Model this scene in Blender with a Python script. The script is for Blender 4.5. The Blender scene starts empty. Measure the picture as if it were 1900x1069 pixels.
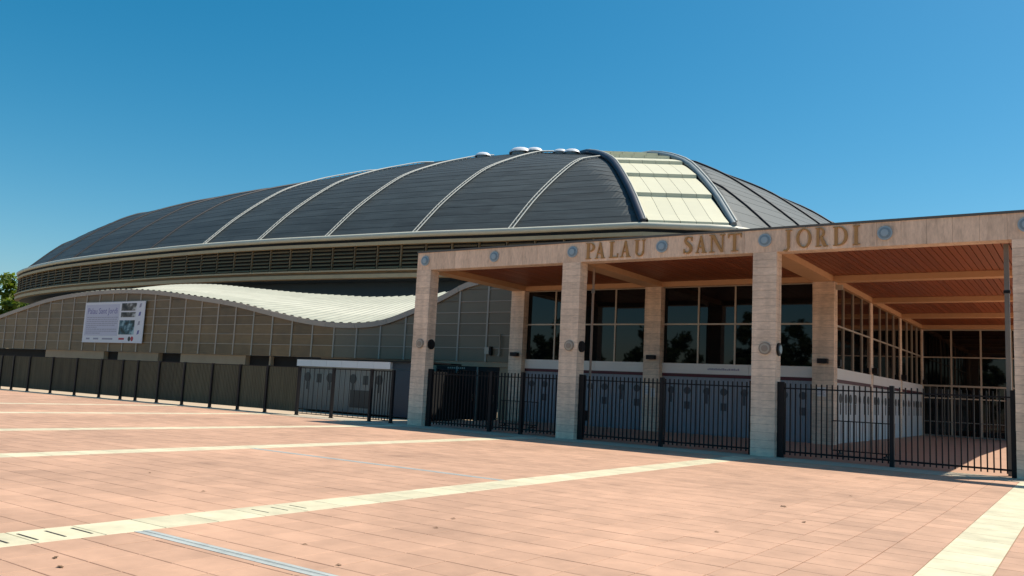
import bpy, math, random
from mathutils import Matrix, Vector
random.seed(7)
SC = bpy.context.scene
COL = SC.collection
R = math.radians

# ------------------------------------------------------------------ camera
YAW, PITCH, ROLL, EYE = -0.61117, 0.12073, 0.05071, 1.65
fw = Vector((math.sin(YAW)*math.cos(PITCH), math.cos(YAW)*math.cos(PITCH), math.sin(PITCH)))
rt = Vector((math.cos(YAW), -math.sin(YAW), 0)); up = rt.cross(fw)
r2 = rt*math.cos(ROLL) + up*math.sin(ROLL); u2 = up*math.cos(ROLL) - rt*math.sin(ROLL)
cam_d = bpy.data.cameras.new('camera'); cam = bpy.data.objects.new('camera', cam_d); COL.objects.link(cam)
cam_d.lens = 29.189; cam_d.sensor_width = 36; cam_d.clip_end = 6000; cam_d.clip_start = 0.05
m = Matrix.Identity(4)
for i in range(3):
    m[i][0] = r2[i]; m[i][1] = u2[i]; m[i][2] = -fw[i]
m[2][3] = EYE
cam.matrix_world = m
SC.camera = cam

# ------------------------------------------------------------------ sky and sun
SUN = Vector((2.64, 3.1, 7.04)).normalized()
EL = math.asin(SUN.z); AZ = math.atan2(SUN.x, SUN.y)
w = bpy.data.worlds.new('World'); SC.world = w; w.use_nodes = True
nt = w.node_tree; bg = nt.nodes['Background']
sky = nt.nodes.new('ShaderNodeTexSky'); sky.sky_type = 'NISHITA'; sky.sun_disc = False
sky.sun_elevation = EL; sky.sun_rotation = AZ; sky.air_density = 1.0; sky.dust_density = 0.9; sky.ozone_density = 3.0
hs = nt.nodes.new('ShaderNodeHueSaturation'); hs.inputs['Saturation'].default_value = 1.45; hs.inputs['Hue'].default_value = 0.479
nt.links.new(sky.outputs[0], hs.inputs['Color']); nt.links.new(hs.outputs[0], bg.inputs[0])
bg.inputs[1].default_value = 0.090
sd = bpy.data.lights.new('sun', 'SUN'); sun = bpy.data.objects.new('sun', sd); COL.objects.link(sun)
sd.energy = 4.2; sd.angle = R(0.5); sd.color = (1.0, 0.93, 0.81)
sun.rotation_euler = SUN.to_track_quat('Z', 'Y').to_euler()
SC.view_settings.view_transform = 'Standard'; SC.view_settings.look = 'None'
SC.view_settings.exposure = 0.43; SC.view_settings.gamma = 1.0; SC.view_settings.use_curve_mapping = False

# ------------------------------------------------------------------ materials
def mat(name, col, rough=0.7, metal=0.0, var=0.0, nscale=3.0, namp=0.0, bump=0.0, bscale=40.0, spec=0.5, island=False, stretch=None, streak=None):
    """procedural principled: base colour + per-object value shift + noise mottling + bump"""
    M = bpy.data.materials.new(name); M.use_nodes = True
    t = M.node_tree; N = t.nodes; L = t.links; P = N['Principled BSDF']
    P.inputs['Roughness'].default_value = rough; P.inputs['Metallic'].default_value = metal
    P.inputs['Specular IOR Level'].default_value = spec
    P.inputs['Base Color'].default_value = (*col, 1)
    geo = N.new('ShaderNodeNewGeometry')
    vec = geo.outputs['Position']
    if stretch:
        mp = N.new('ShaderNodeMapping'); mp.inputs['Scale'].default_value = stretch
        L.new(vec, mp.inputs['Vector']); vec = mp.outputs[0]
    val = None
    def addv(sock, amp):
        nonlocal val
        a = N.new('ShaderNodeMath'); a.operation = 'MULTIPLY_ADD'
        L.new(sock, a.inputs[0]); a.inputs[1].default_value = amp*2
        if val is None: a.inputs[2].default_value = 1.0-amp
        else:
            b = N.new('ShaderNodeMath'); b.operation = 'ADD'; L.new(val, b.inputs[0]); b.inputs[1].default_value = -amp
            L.new(b.outputs[0], a.inputs[2])
        val = a.outputs[0]
    if var:
        oi = N.new('ShaderNodeObjectInfo')
        s = oi.outputs['Random']
        if island:
            ad = N.new('ShaderNodeMath'); ad.operation = 'ADD'; L.new(s, ad.inputs[0]); L.new(geo.outputs['Random Per Island'], ad.inputs[1])
            fr = N.new('ShaderNodeMath'); fr.operation = 'FRACT'; L.new(ad.outputs[0], fr.inputs[0]); s = fr.outputs[0]
        addv(s, var)
    if namp:
        n1 = N.new('ShaderNodeTexNoise'); n1.inputs['Scale'].default_value = nscale; n1.inputs['Detail'].default_value = 6
        n1.inputs['Roughness'].default_value = 0.65
        L.new(vec, n1.inputs['Vector']); addv(n1.outputs['Fac'], namp)
    if streak:
        mp = N.new('ShaderNodeMapping'); mp.inputs['Scale'].default_value = streak[0]; L.new(geo.outputs['Position'], mp.inputs['Vector'])
        n3 = N.new('ShaderNodeTexNoise'); n3.inputs['Scale'].default_value = 1.0; n3.inputs['Detail'].default_value = 4
        L.new(mp.outputs[0], n3.inputs['Vector']); addv(n3.outputs['Fac'], streak[1])
    if val is not None:
        mx = N.new('ShaderNodeVectorMath'); mx.operation = 'SCALE'; mx.inputs[0].default_value = col
        L.new(val, mx.inputs['Scale']); L.new(mx.outputs[0], P.inputs['Base Color'])
    if bump:
        n2 = N.new('ShaderNodeTexNoise'); n2.inputs['Scale'].default_value = bscale; n2.inputs['Detail'].default_value = 5
        L.new(vec, n2.inputs['Vector'])
        bp = N.new('ShaderNodeBump'); bp.inputs['Strength'].default_value = bump; bp.inputs['Distance'].default_value = 0.02
        L.new(n2.outputs['Fac'], bp.inputs['Height']); L.new(bp.outputs[0], P.inputs['Normal'])
    return M

M_tile = mat('pink_tile', (0.51, 0.300, 0.196), 0.75, var=0.07, island=True, nscale=1.9, namp=0.34, streak=((0.28, 0.28, 1), 0.42), bump=0.15, bscale=60)
M_mortar = mat('mortar', (0.31, 0.18, 0.115), 0.9, nscale=2, namp=0.2)
M_slab = mat('cream_slab', (0.63, 0.565, 0.385), 0.7, var=0.08, nscale=2.2, namp=0.40, bump=0.1)
M_yard = mat('yard_concrete', (0.52, 0.40, 0.28), 0.85, nscale=0.8, namp=0.2)
M_earth = mat('earth', (0.26, 0.20, 0.13), 0.95, nscale=0.1, namp=0.3)
M_border = mat('border_slab', (0.50, 0.42, 0.31), 0.75, var=0.06, nscale=1.5, namp=0.15)
M_floor = mat('portico_floor', (0.50, 0.30, 0.20), 0.55, nscale=1.2, namp=0.2)
M_drain = mat('drain_steel', (0.43, 0.45, 0.42), 0.6, 0.0, nscale=4, namp=0.4)
M_slot = mat('slot_dark', (0.02, 0.02, 0.02), 0.9)
M_stone = mat('travertine', (0.74, 0.585, 0.445), 0.8, var=0.09, nscale=5, namp=0.42, streak=((3.5, 3.5, 0.4), 0.35), bump=0.35, bscale=25, stretch=(1, 1, 3))
M_stoneb = mat('beam_stone', (0.75, 0.565, 0.415), 0.8, var=0.08, nscale=6, namp=0.42, streak=((4.5, 4.5, 0.7), 0.38), bump=0.3, bscale=22, stretch=(2.4, 2.4, .7))
M_core = mat('joint_stone', (0.30, 0.23, 0.17), 0.9)
M_wood = mat('cedar_plank', (0.255, 0.068, 0.020), 0.5, var=0.14, nscale=3, namp=0.2, stretch=(12, 0.6, 1))
M_wbeam = mat('timber_edge', (0.62, 0.36, 0.18), 0.6, var=0.05, nscale=3, namp=0.12)
M_roofcap = mat('roof_cap', (0.10, 0.10, 0.09), 0.6)
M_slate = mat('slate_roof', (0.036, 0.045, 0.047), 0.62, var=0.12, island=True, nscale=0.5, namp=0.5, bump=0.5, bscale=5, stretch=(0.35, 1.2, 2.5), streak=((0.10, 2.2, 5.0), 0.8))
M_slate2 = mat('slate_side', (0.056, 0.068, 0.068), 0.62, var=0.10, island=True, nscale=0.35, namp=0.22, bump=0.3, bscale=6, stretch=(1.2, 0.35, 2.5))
M_seam = mat('seam_dark', (0.018, 0.02, 0.026), 0.6)
M_ribblue = mat('rib_navy', (0.018, 0.027, 0.05), 0.6, nscale=1, namp=0.15)
M_ribgrey = mat('rib_grey', (0.20, 0.24, 0.26), 0.6, nscale=1.5, namp=0.2)
M_white = mat('walk_white', (0.46, 0.46, 0.42), 0.7, nscale=2, namp=0.15)
M_sheet = mat('cream_sheet', (0.70, 0.655, 0.47), 0.5, var=0.04, nscale=0.8, namp=0.08)
M_wave = mat('wave_roof_sheet', (0.385, 0.385, 0.300), 0.55, nscale=0.7, namp=0.3)
M_pipe = mat('gutter_cream', (0.60, 0.56, 0.45), 0.45, nscale=0.8, namp=0.15)
M_tan = mat('cornice_tan', (0.54, 0.41, 0.25), 0.7, var=0.05, nscale=1, namp=0.2)
M_slatb = mat('louvre_brown', (0.23, 0.145, 0.070), 0.6, var=0.25, nscale=2, namp=0.2)
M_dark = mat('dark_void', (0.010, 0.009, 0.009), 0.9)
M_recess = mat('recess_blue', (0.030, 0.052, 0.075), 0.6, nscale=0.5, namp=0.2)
M_clad = mat('brown_cladding', (0.170, 0.106, 0.046), 0.5, var=0.2, nscale=1.0, namp=0.45, streak=((0.8, 1, 6), 0.3))
M_cladg = mat('grey_cladding', (0.150, 0.124, 0.083), 0.45, var=0.12, nscale=1.2, namp=0.15, streak=((0.8, 1, 6), 0.12))
M_mull = mat('grey_mullion', (0.34, 0.31, 0.26), 0.5, nscale=2, namp=0.15)
M_coping = mat('coping_grey', (0.40, 0.34, 0.28), 0.6, var=0.05, nscale=1, namp=0.12)
M_basew = mat('base_wall', (0.36, 0.27, 0.18), 0.8, var=0.1, nscale=1, namp=0.2)
M_fpanel = mat('fence_sheet', (0.072, 0.075, 0.047), 0.6, var=0.16, nscale=0.8, namp=0.15, streak=((7, 7, 0.4), 0.7))
M_steel = mat('black_steel', (0.014, 0.014, 0.016), 0.5, spec=0.2, nscale=3, namp=0.3)
M_bar = mat('gate_bar_steel', (0.012, 0.012, 0.014), 0.5, 0.0, spec=0.15, nscale=3, namp=0.2)
M_pole = mat('pole_grey', (0.20, 0.19, 0.17), 0.5, nscale=3, namp=0.15)
M_polebr = mat('pole_brown', (0.34, 0.25, 0.19), 0.5, nscale=3, namp=0.15)
M_glass = mat('dark_glass', (0.003, 0.004, 0.005), 0.02, spec=0.38)
M_frame = mat('alu_frame', (0.50, 0.43, 0.34), 0.45, 0.2, nscale=3, namp=0.1)
M_band = mat('white_band', (0.78, 0.76, 0.71), 0.5, nscale=1, namp=0.08)
M_fascia = mat('kiosk_fascia', (0.78, 0.79, 0.82), 0.4, nscale=1, namp=0.06)
M_navy = mat('kiosk_navy', (0.022, 0.040, 0.065), 0.5, nscale=2, namp=0.2)
M_red = mat('maroon_band', (0.085, 0.008, 0.018), 0.5)
M_shut = mat('grey_shutter', (0.31, 0.345, 0.395), 0.45, 0.0, var=0.06, nscale=1, namp=0.12)
M_shutk = mat('kiosk_shutter', (0.23, 0.25, 0.245), 0.5, 0.0, var=0.06, nscale=1, namp=0.15, streak=((5, 5, 0.3), 0.1))
M_shut2 = mat('pale_shutter', (0.72, 0.73, 0.72), 0.45, var=0.06, nscale=1, namp=0.12)
M_pict = mat('pictogram_dark', (0.045, 0.05, 0.05), 0.6)
M_pict2 = mat('pictogram_grey', (0.07, 0.08, 0.095), 0.6)
M_lampb = mat('lamp_blue', (0.20, 0.27, 0.32), 0.3, nscale=4, namp=0.1)
M_lampr = mat('lamp_ring', (0.36, 0.42, 0.45), 0.35, 0.3)
M_lampw = mat('lamp_beige', (0.42, 0.38, 0.31), 0.4)
M_lampk = mat('lamp_stone_ring', (0.30, 0.25, 0.20), 0.6)
M_bronze = mat('bronze', (0.42, 0.225, 0.07), 0.5, 0.0, nscale=9, namp=0.25)
M_paper = mat('paper_white', (0.75, 0.75, 0.74), 0.7)
M_lilac = mat('banner_lilac', (0.56, 0.55, 0.66), 0.6, nscale=2, namp=0.03)
M_bannerw = mat('banner_white', (0.72, 0.71, 0.76), 0.6)
M_purple = mat('banner_purple', (0.16, 0.15, 0.36), 0.6)
M_greytxt = mat('banner_grey', (0.33, 0.32, 0.40), 0.6)
M_redp = mat('banner_red', (0.45, 0.04, 0.06), 0.6)
M_trunk = mat('bark', (0.10, 0.07, 0.045), 0.9, nscale=5, namp=0.3)
M_twig = mat('dry_leaf', (0.16, 0.09, 0.045), 0.9)
def leafmat(name, c):
    M = mat(name, c, 0.6, var=0.0, nscale=0.7, namp=0.45)
    t = M.node_tree; P = t.nodes['Principled BSDF']; tr = t.nodes.new('ShaderNodeBsdfTranslucent'); tr.inputs[0].default_value = (c[0]*1.3, c[1]*1.5, c[2], 1)
    mx = t.nodes.new('ShaderNodeMixShader'); mx.inputs[0].default_value = .45
    t.links.new(P.outputs[0], mx.inputs[1]); t.links.new(tr.outputs[0], mx.inputs[2]); t.links.new(mx.outputs[0], t.nodes['Material Output'].inputs[0])
    return M
M_leaf = leafmat('leaf_bright', (0.15, 0.19, 0.020))
M_leafd = leafmat('leaf_dark', (0.040, 0.065, 0.018))
def photomat(name, c1, c2, c3, sc):
    M = bpy.data.materials.new(name); M.use_nodes = True
    t = M.node_tree; N = t.nodes; L = t.links; P = N['Principled BSDF']; P.inputs['Roughness'].default_value = .6
    tc = N.new('ShaderNodeTexCoord'); n = N.new('ShaderNodeTexNoise'); n.inputs['Scale'].default_value = sc; n.inputs['Detail'].default_value = 3
    L.new(tc.outputs['Object'], n.inputs['Vector'])
    cr = N.new('ShaderNodeValToRGB'); e = cr.color_ramp.elements
    e[0].position = .38; e[0].color = (*c1, 1); e[1].position = .62; e[1].color = (*c3, 1)
    x = e.new(.5); x.color = (*c2, 1)
    L.new(n.outputs['Fac'], cr.inputs['Fac']); L.new(cr.outputs[0], P.inputs['Base Color'])
    return M
M_ph1 = photomat('print_bw', (0.02, 0.02, 0.02), (0.12, 0.11, 0.10), (0.6, 0.6, 0.6), 1.6)
M_ph2 = photomat('print_teal', (0.015, 0.03, 0.03), (0.05, 0.13, 0.17), (0.35, 0.5, 0.55), 1.8)

# ------------------------------------------------------------------ object helpers
ORG = {}
def link(o, parent, world):
    COL.objects.link(o)
    ORG[o.name] = Vector(world)
    if parent:
        o.parent = parent; o.location = Vector(world) - ORG[parent.name]
    else: o.location = world
    return o
def thing(name, label, cat, loc, group=None):
    o = bpy.data.objects.new(name, None); o.empty_display_size = .3
    link(o, None, loc); o['label'] = label; o['category'] = cat
    if group: o['group'] = group
    return o
def tag(o, label, cat, group=None):
    o['label'] = label; o['category'] = cat
    if group: o['group'] = group
    return o
def inst(name, mesh, world, parent, rotz=0.0, rot=None):
    o = bpy.data.objects.new(name, mesh); link(o, parent, world)
    if rot: o.rotation_euler = rot
    elif rotz: o.rotation_euler = (0, 0, rotz)
    return o

class MB:
    def __init__(s): s.v = []; s.f = []; s.sm = []
    def add(s, vs, fs, smooth=False):
        b = len(s.v); s.v += [tuple(p) for p in vs]
        for f in fs: s.f.append(tuple(b+i for i in f)); s.sm.append(smooth)
    def box(s, x0, x1, y0, y1, z0, z1):
        s.add([(x0, y0, z0), (x1, y0, z0), (x1, y1, z0), (x0, y1, z0), (x0, y0, z1), (x1, y0, z1), (x1, y1, z1), (x0, y1, z1)],
              [(3, 2, 1, 0), (4, 5, 6, 7), (0, 1, 5, 4), (1, 2, 6, 5), (2, 3, 7, 6), (3, 0, 4, 7)])
    def prism_xz(s, poly, y0, y1):
        n = len(poly)   # counter-clockwise seen from -Y
        s.add([(x, y0, z) for x, z in poly]+[(x, y1, z) for x, z in poly],
              [tuple(range(n)), tuple(range(2*n-1, n-1, -1))]+[(i+n, (i+1) % n+n, (i+1) % n, i) for i in range(n)])
    def prism_yz(s, poly, x0, x1):
        n = len(poly)
        s.add([(x0, y, z) for y, z in poly]+[(x1, y, z) for y, z in poly],
              [tuple(range(n-1, -1, -1)), tuple(range(n, 2*n))]+[(i, (i+1) % n, (i+1) % n+n, i+n) for i in range(n)])
    def tube(s, pts, r, n=6, cap=True):
        pts = [Vector(p) for p in pts]; rings = []
        for i, p in enumerate(pts):
            d = (pts[min(i+1, len(pts)-1)]-pts[max(i-1, 0)]).normalized()
            a = d.cross(Vector((0, 0, 1)))
            if a.length < 1e-3: a = Vector((1, 0, 0))
            a.normalize(); b = d.cross(a).normalized()
            rr = r[i] if isinstance(r, (list, tuple)) else r
            rings.append([p+a*(rr*math.cos(2*math.pi*k/n))+b*(rr*math.sin(2*math.pi*k/n)) for k in range(n)])
        vs = [q for rg in rings for q in rg]
        fs = [(i*n+k, i*n+(k+1) % n, (i+1)*n+(k+1) % n, (i+1)*n+k) for i in range(len(pts)-1) for k in range(n)]
        s.add(vs, fs, True)
        if cap: s.add(rings[0]+rings[-1], [tuple(range(n)), tuple(range(2*n-1, n-1, -1))])
    def disc_y(s, cx, cz, r, y0, y1, n=24):   # cylinder along Y, front at y0
        s.prism_xz([(cx+r*math.cos(2*math.pi*k/n), cz+r*math.sin(2*math.pi*k/n)) for k in range(n)], y0, y1)
    def disc_x(s, cy, cz, r, x0, x1, n=24):
        s.prism_yz([(cy+r*math.cos(2*math.pi*k/n), cz+r*math.sin(2*math.pi*k/n)) for k in range(n)], x0, x1)
    def mesh(s, name, M, org=(0, 0, 0)):
        me = bpy.data.meshes.new(name)
        ox, oy, oz = org
        me.from_pydata([(x-ox, y-oy, z-oz) for x, y, z in s.v], [], s.f)
        me.polygons.foreach_set('use_smooth', s.sm)
        if M: me.materials.append(M)
        me.update(); return me
    def build(s, name, M, parent=None, kind=None):
        xs = [p[0] for p in s.v]; ys = [p[1] for p in s.v]; zs = [p[2] for p in s.v]
        org = ((min(xs)+max(xs))/2, (min(ys)+max(ys))/2, min(zs))
        o = inst(name, s.mesh(name, M, org), org, parent)
        if kind: o['kind'] = kind
        return o
def bx(name, M, parent, *a):
    b = MB(); b.box(*a); return b.build(name, M, parent)
def lerp(xs, ys, x):
    if x <= xs[0]: return ys[0]
    for i in range(1, len(xs)):
        if x <= xs[i]:
            t = (x-xs[i-1])/(xs[i]-xs[i-1]); return ys[i-1]+t*(ys[i]-ys[i-1])
    return ys[-1]
def smooth_curve(xs, ys):
    """monotone-free Catmull-Rom interpolation"""
    def f(x):
        if x <= xs[0]: return ys[0]
        if x >= xs[-1]: return ys[-1]
        i = max(k for k in range(len(xs)-1) if xs[k] <= x)
        h = xs[i+1]-xs[i]; t = (x-xs[i])/h
        def sl(k):
            if k == 0: return (ys[1]-ys[0])/(xs[1]-xs[0])
            if k == len(xs)-1: return (ys[-1]-ys[-2])/(xs[-1]-xs[-2])
            return (ys[k+1]-ys[k-1])/(xs[k+1]-xs[k-1])
        a, b = sl(i)*h, sl(i+1)*h
        return (2*t**3-3*t*t+1)*ys[i]+(t**3-2*t*t+t)*a+(-2*t**3+3*t*t)*ys[i+1]+(t**3-t*t)*b
    return f

# ------------------------------------------------------------------ ground
b = MB(); b.add([(-3000, -3000, -.05), (3000, -3000, -.05), (3000, 3000, -.05), (-3000, 3000, -.05)], [(0, 1, 2, 3)])
b.build('ground', M_earth, None, 'structure')
plaza = MB(); plaza.add([(-90, -60, -.012), (40, -60, -.012), (40, 25.9, -.012), (-90, 25.9, -.012)], [(0, 1, 2, 3)])
plaza = plaza.build('plaza', M_mortar, None, 'structure')
b = MB(); b.add([(-90, 25.9, -.004), (-22.9, 25.9, -.004), (-22.9, 60, -.004), (-90, 60, -.004)], [(0, 1, 2, 3)])
b.build('service_yard', M_yard, None, 'structure')
b = MB(); b.add([(-22.9, 25.9, 0), (40, 25.9, 0), (40, 32.5, .19), (-22.9, 32.5, .19), (40, 70, .19), (-22.9, 70, .19)], [(0, 1, 2, 3), (3, 2, 4, 5)])
pfloor = b.build('portico_floor', M_floor, None, 'structure')

BANDS = [(-37.4, -36.7), (-30.5, -29.8), (-22.7, -22.0), (-16.5, -15.8), (-8.80, -8.12), (-1.52, -.88)]
TY, Y0T, YEND = 0.47, -1.15, 24.45
cells = []
cols = []
edges = [-62.0]+[e for bnd in BANDS for e in bnd]+[5.0]
for i in range(0, len(edges), 2):
    a, c = edges[i], edges[i+1]; n = round((c-a)/.505); wd = (c-a)/n
    for k in range(n): cols.append((a+k*wd, a+(k+1)*wd))
nrow = int((YEND-Y0T)/TY)
for (a, c) in cols:
    for r in range(nrow): cells.append((a, c, Y0T+r*TY, Y0T+(r+1)*TY))
DR = [(-8.12, -1.52, 5.05, 5.21), (-15.8, -8.8, 12.48, 12.64)]   # drains
def cut_by_drain(c):
    return any(c[0] < d[1] and c[1] > d[0] and c[2] < d[3] and c[3] > d[2] for d in DR)
def tile_verts(w, l, j=.010, ch=.004, dep=.03):
    x, y = w/2-j/2, l/2-j/2
    vs = [(-x, -y, -dep), (x, -y, -dep), (x, y, -dep), (-x, y, -dep), (-x, -y, -ch), (x, -y, -ch), (x, y, -ch), (-x, y, -ch),
          (-x+ch, -y+ch, 0), (x-ch, -y+ch, 0), (x-ch, y-ch, 0), (-x+ch, y-ch, 0)]
    fs = [(8, 9, 10, 11)]
    for i in range(4):
        k = (i+1) % 4; fs += [(i, k, k+4, i+4), (i+4, k+4, k+8, i+8)]
    return vs, fs
def inview(x, y, z=0, pad=.03):
    d = Vector((x, y, z))-Vector((0, 0, EYE)); f = d.dot(fw)
    if f < .3: return None
    u = d.dot(r2)/f*29.189/36; v = d.dot(u2)/f*29.189/36
    if abs(u) > .5+pad or abs(v) > .5*576/1024+pad: return None
    return f
def trim_drain(a, c, y0, y1):
    for d in DR:
        if a < d[1]-.01 and c > d[0]+.01 and y0 < d[3] and y1 > d[2]:
            out = []
            if d[2]-y0 > .03: out.append((y0, d[2]))
            if y1-d[3] > .03: out.append((d[3], y1))
            return out
    return [(y0, y1)]
cand = []
for (a, c, y0, y1) in cells:
    for (q0, q1) in trim_drain(a, c, y0, y1):
        f = inview((a+c)/2, (q0+q1)/2); cand.append((f if f else 1e6+math.hypot(a, y0), a, c, q0, q1))
cand.sort()
tmesh = {}
rest = MB()
for i, (f, a, c, y0, y1) in enumerate(cand):
    jz = random.uniform(-.0012, .0012)
    if i < 300:
        key = (round(c-a, 4), round(y1-y0, 4))
        if key not in tmesh:
            t = MB(); t.add(*tile_verts(*key)); tmesh[key] = t.mesh('paving_tile', M_tile)
        o = inst('paving_tile', tmesh[key], ((a+c)/2, (y0+y1)/2, jz), plaza)
        o.rotation_euler = (random.uniform(-.002, .002), random.uniform(-.002, .002), 0)
    else:
        vs, fs = tile_verts(c-a, y1-y0); cx, cy = (a+c)/2, (y0+y1)/2
        rest.add([(x+cx, y+cy, z+jz) for x, y, z in vs], fs)
rest.build('distant_paving_tiles', M_tile, plaza, 'stuff')
# cream slabs of the bands
smesh = {}
def slab(x0, x1, y0, y1, M=M_slab):
    key = (round(x1-x0, 4), round(y1-y0, 4), M.name)
    if key not in smesh:
        t = MB(); t.add(*tile_verts(key[0], key[1], .012, .004)); smesh[key] = t.mesh('band_slab', M)
    return inst('band_slab', smesh[key], ((x0+x1)/2, (y0+y1)/2, .001), plaza)
SL = 0.66
for (a, c) in BANDS:
    n = int((YEND+1.15)/SL)+1; st = (YEND+1.15)/n
    for k in range(n): slab(a, c, -1.15+k*st, -1.15+(k+1)*st)
x = -62.0
while x < 5:
    slab(x, x+1.34, YEND, 25.15, M_border); x += 1.34
x = -62.0
while x < 5:
    slab(x, x+1.34, 25.15, 25.88, M_border); x += 1.34
# drain channels and slots in the nearest band
for (a, c, y0, y1) in DR:
    d = thing('drain_channel', 'thin grey metal drain strip set in the near pink paving' if y0 < 8 else 'thin grey metal drain strip farther off between two cream bands', 'drain', ((a+c)/2, y0, 0), 'drain strips in the plaza')
    bx('grate_frame', M_drain, d, a, c, y0, y0+.06, -.03, .002); bx('grate_frame', M_drain, d, a, c, y1-.06, y1, -.03, .002)
    bx('channel', M_slot, d, a, c, y0+.06, y1-.06, -.03, -.02)
    for q in range(3): bx('grate_bar', M_drain, d, a, c, y0+.062+.012*q, y0+.062+.012*q+.009, -.02, 0)
for k in range(4):
    bx('drain_slot', M_slot, plaza, -8.66, -8.26, 3.88+.265*k, 3.905+.265*k, -.004, .0035)
for k in range(3):
    bx('drain_slot', M_slot, plaza, -8.62, -8.30, 6.9+.30*k, 6.918+.30*k, -.004, .0032)

# ------------------------------------------------------------------ portico
PX = [-22.67+7.011*i for i in range(5)]; PW, PD = .743, .52
YF, HB, HT = 25.49, 6.29, 7.04
portico = thing('portico', 'long pale stone entrance portico with bronze PALAU SANT JORDI lettering', 'portico', (-11, 29, 0))
nb = 26; ch = HB/nb
def pillar(x, y, z0, z1, wd, dp, n, col_m=M_stone, name='pillar'):
    core = MB(); core.box(x+.012, x+wd-.012, y+.012, y+dp-.012, z0, z1); p = core.build(name, M_core, portico)
    h = (z1-z0)/n
    t = MB(); t.box(-wd/2, wd/2, -dp/2, dp/2, .004, h-.004); me = t.mesh('stone_block', col_m)
    for k in range(n):
        inst('stone_block', me, (x+wd/2+random.uniform(-.003, .003), y+dp/2+random.uniform(-.003, .003), z0+k*h), p)
    return p
pil = [pillar(x, YF, 0, HB, PW, PD, nb) for x in PX]
# front beam: core plus facing slabs with upright joints
beam = MB(); beam.box(PX[0]+.02, PX[4]+PW-.02, YF+.02, YF+PD, HB+.02, HT-.05); beam = beam.build('beam', M_core, portico)
x = PX[0]; XE = PX[4]+PW; n = 44; sw = (XE-x)/n
t = MB(); t.box(-sw/2+.003, sw/2-.003, -PD/2, PD/2, 0, HT-HB-.04); bme = t.mesh('stone_slab', M_stoneb)
for k in range(n):
    inst('stone_slab', bme, (x+sw*(k+.5), YF+PD/2+random.uniform(-.003, .003), HB), beam)
bx('roof_edge', M_roofcap, portico, PX[0]-.02, XE+.02, YF-.03, YF+PD+.01, HT-.04, HT+.03)
# roof slab
bx('roof_slab', M_roofcap, portico, PX[0], -.85, YF+PD+.02, 32.5, 6.62, 7.0)
bx('roof_slab', M_roofcap, portico, -8.0, -.85, 32.5, 53.9, 6.62, 7.0)
# inner columns (row behind, and the row going back)
ZI = .19
for i in range(3): pillar(PX[i], 32.36, .06 if i else .0, HB, PW+.05 if i == 2 else PW, .5, 25)
for Y in (39.5, 46.5, 53.2):
    pillar(-8.38, Y, ZI, HB, .36, .5, 20)
# beams: running back from each pillar, and crosswise
for i in range(3):
    bx('ceiling_beam', M_wbeam, portico, PX[i]+.0, PX[i]+PW, YF+PD+.003, 32.9, HB, 6.55)
bx('ceiling_beam', M_wbeam, portico, -8.45, -7.93, 32.9, 53.6, HB, 6.55)
bx('ceiling_beam', M_wbeam, portico, -1.6, -.87, YF+PD+.003, 53.6, HB, 6.55)
for Y in (32.42, 39.5, 46.4, 52.9):
    bx('ceiling_beam', M_wbeam, portico, -7.926, -1.605, Y, Y+.5, HB+.003, 6.545)
for i in range(2):
    bx('ceiling_beam', M_wbeam, portico, PX[i]+PW+.004, PX[i+1]-.004, 32.42, 32.9, HB+.003, 6.545)
bx('ceiling_beam', M_wbeam, portico, PX[0]+PW+.004, PX[0]+PW+.1, YF+PD+.005, 32.4, HB+.2, 6.545)
# cedar plank ceiling, planks run front to back
pm = {}
def planks(xa, xb, ya, yb):
    n = round((xb-xa)/.2); wd = (xb-xa)/n
    key = (round(wd, 4), round(yb-ya, 3))
    if key not in pm:
        t = MB(); t.box(-wd/2+.012, wd/2-.012, -(yb-ya)/2, (yb-ya)/2, 0, .04); pm[key] = t.mesh('ceiling_plank', M_wood)
    for k in range(n):
        inst('ceiling_plank', pm[key], (xa+(k+.5)*wd, (ya+yb)/2, 6.50+random.uniform(-.004, .004)), ceil)
ceil = MB(); ceil.box(PX[0]+.1, -1.0, YF+PD+.03, 53.5, 6.56, 6.60); 
ceil = MB(); ceil.box(PX[0]+.1, -.9, YF+PD+.03, 32.49, 6.555, 6.60); ceil.box(-7.95, -.9, 32.495, 53.5, 6.555, 6.60)
ceil = ceil.build('ceiling', M_dark, portico)
for i in range(3): planks(PX[i]+PW+(.1 if i == 0 else .01), PX[i+1]-.01 if i < 2 else -1.62, YF+PD+.01, 32.41)
for (a, c) in ((32.93, 39.49), (40.01, 46.39), (46.91, 52.89)): planks(-7.92, -1.62, a, c)
# round lamps on beam, midway and over each pillar
def lamp_y(x, z, r, y, ma, mb, label=None):
    t = MB(); t.disc_y(x, z, r, y-.05, y+.01); o = t.build('round_lamp', ma, portico)
    t = MB(); t.disc_y(x, z, r*.80, y-.065, y-.0505); t.build('lens', mb, o)
    t = MB(); t.disc_y(x, z, r*.52, y-.085, y-.0655); t.build('lens_centre', ma, o)
    return o
for k in range(8): lamp_y(PX[0]+.43+k*3.492, 6.665, .205, YF, M_lampr, M_lampb)
for k in range(4):
    lamp_y(PX[k]+.42, 3.28, .19, YF, M_lampk, M_lampw)
    t = MB(); t.disc_x(YF+.27, 3.27, .2, PX[k]+PW-.01, PX[k]+PW+.06); o = t.build('side_lamp', M_steel, portico)
    t = MB(); t.disc_x(YF+.27, 3.27, .13, PX[k]+PW+.0605, PX[k]+PW+.085); t.build('lens', M_lampb if k > 1 else M_steel, o)

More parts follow.
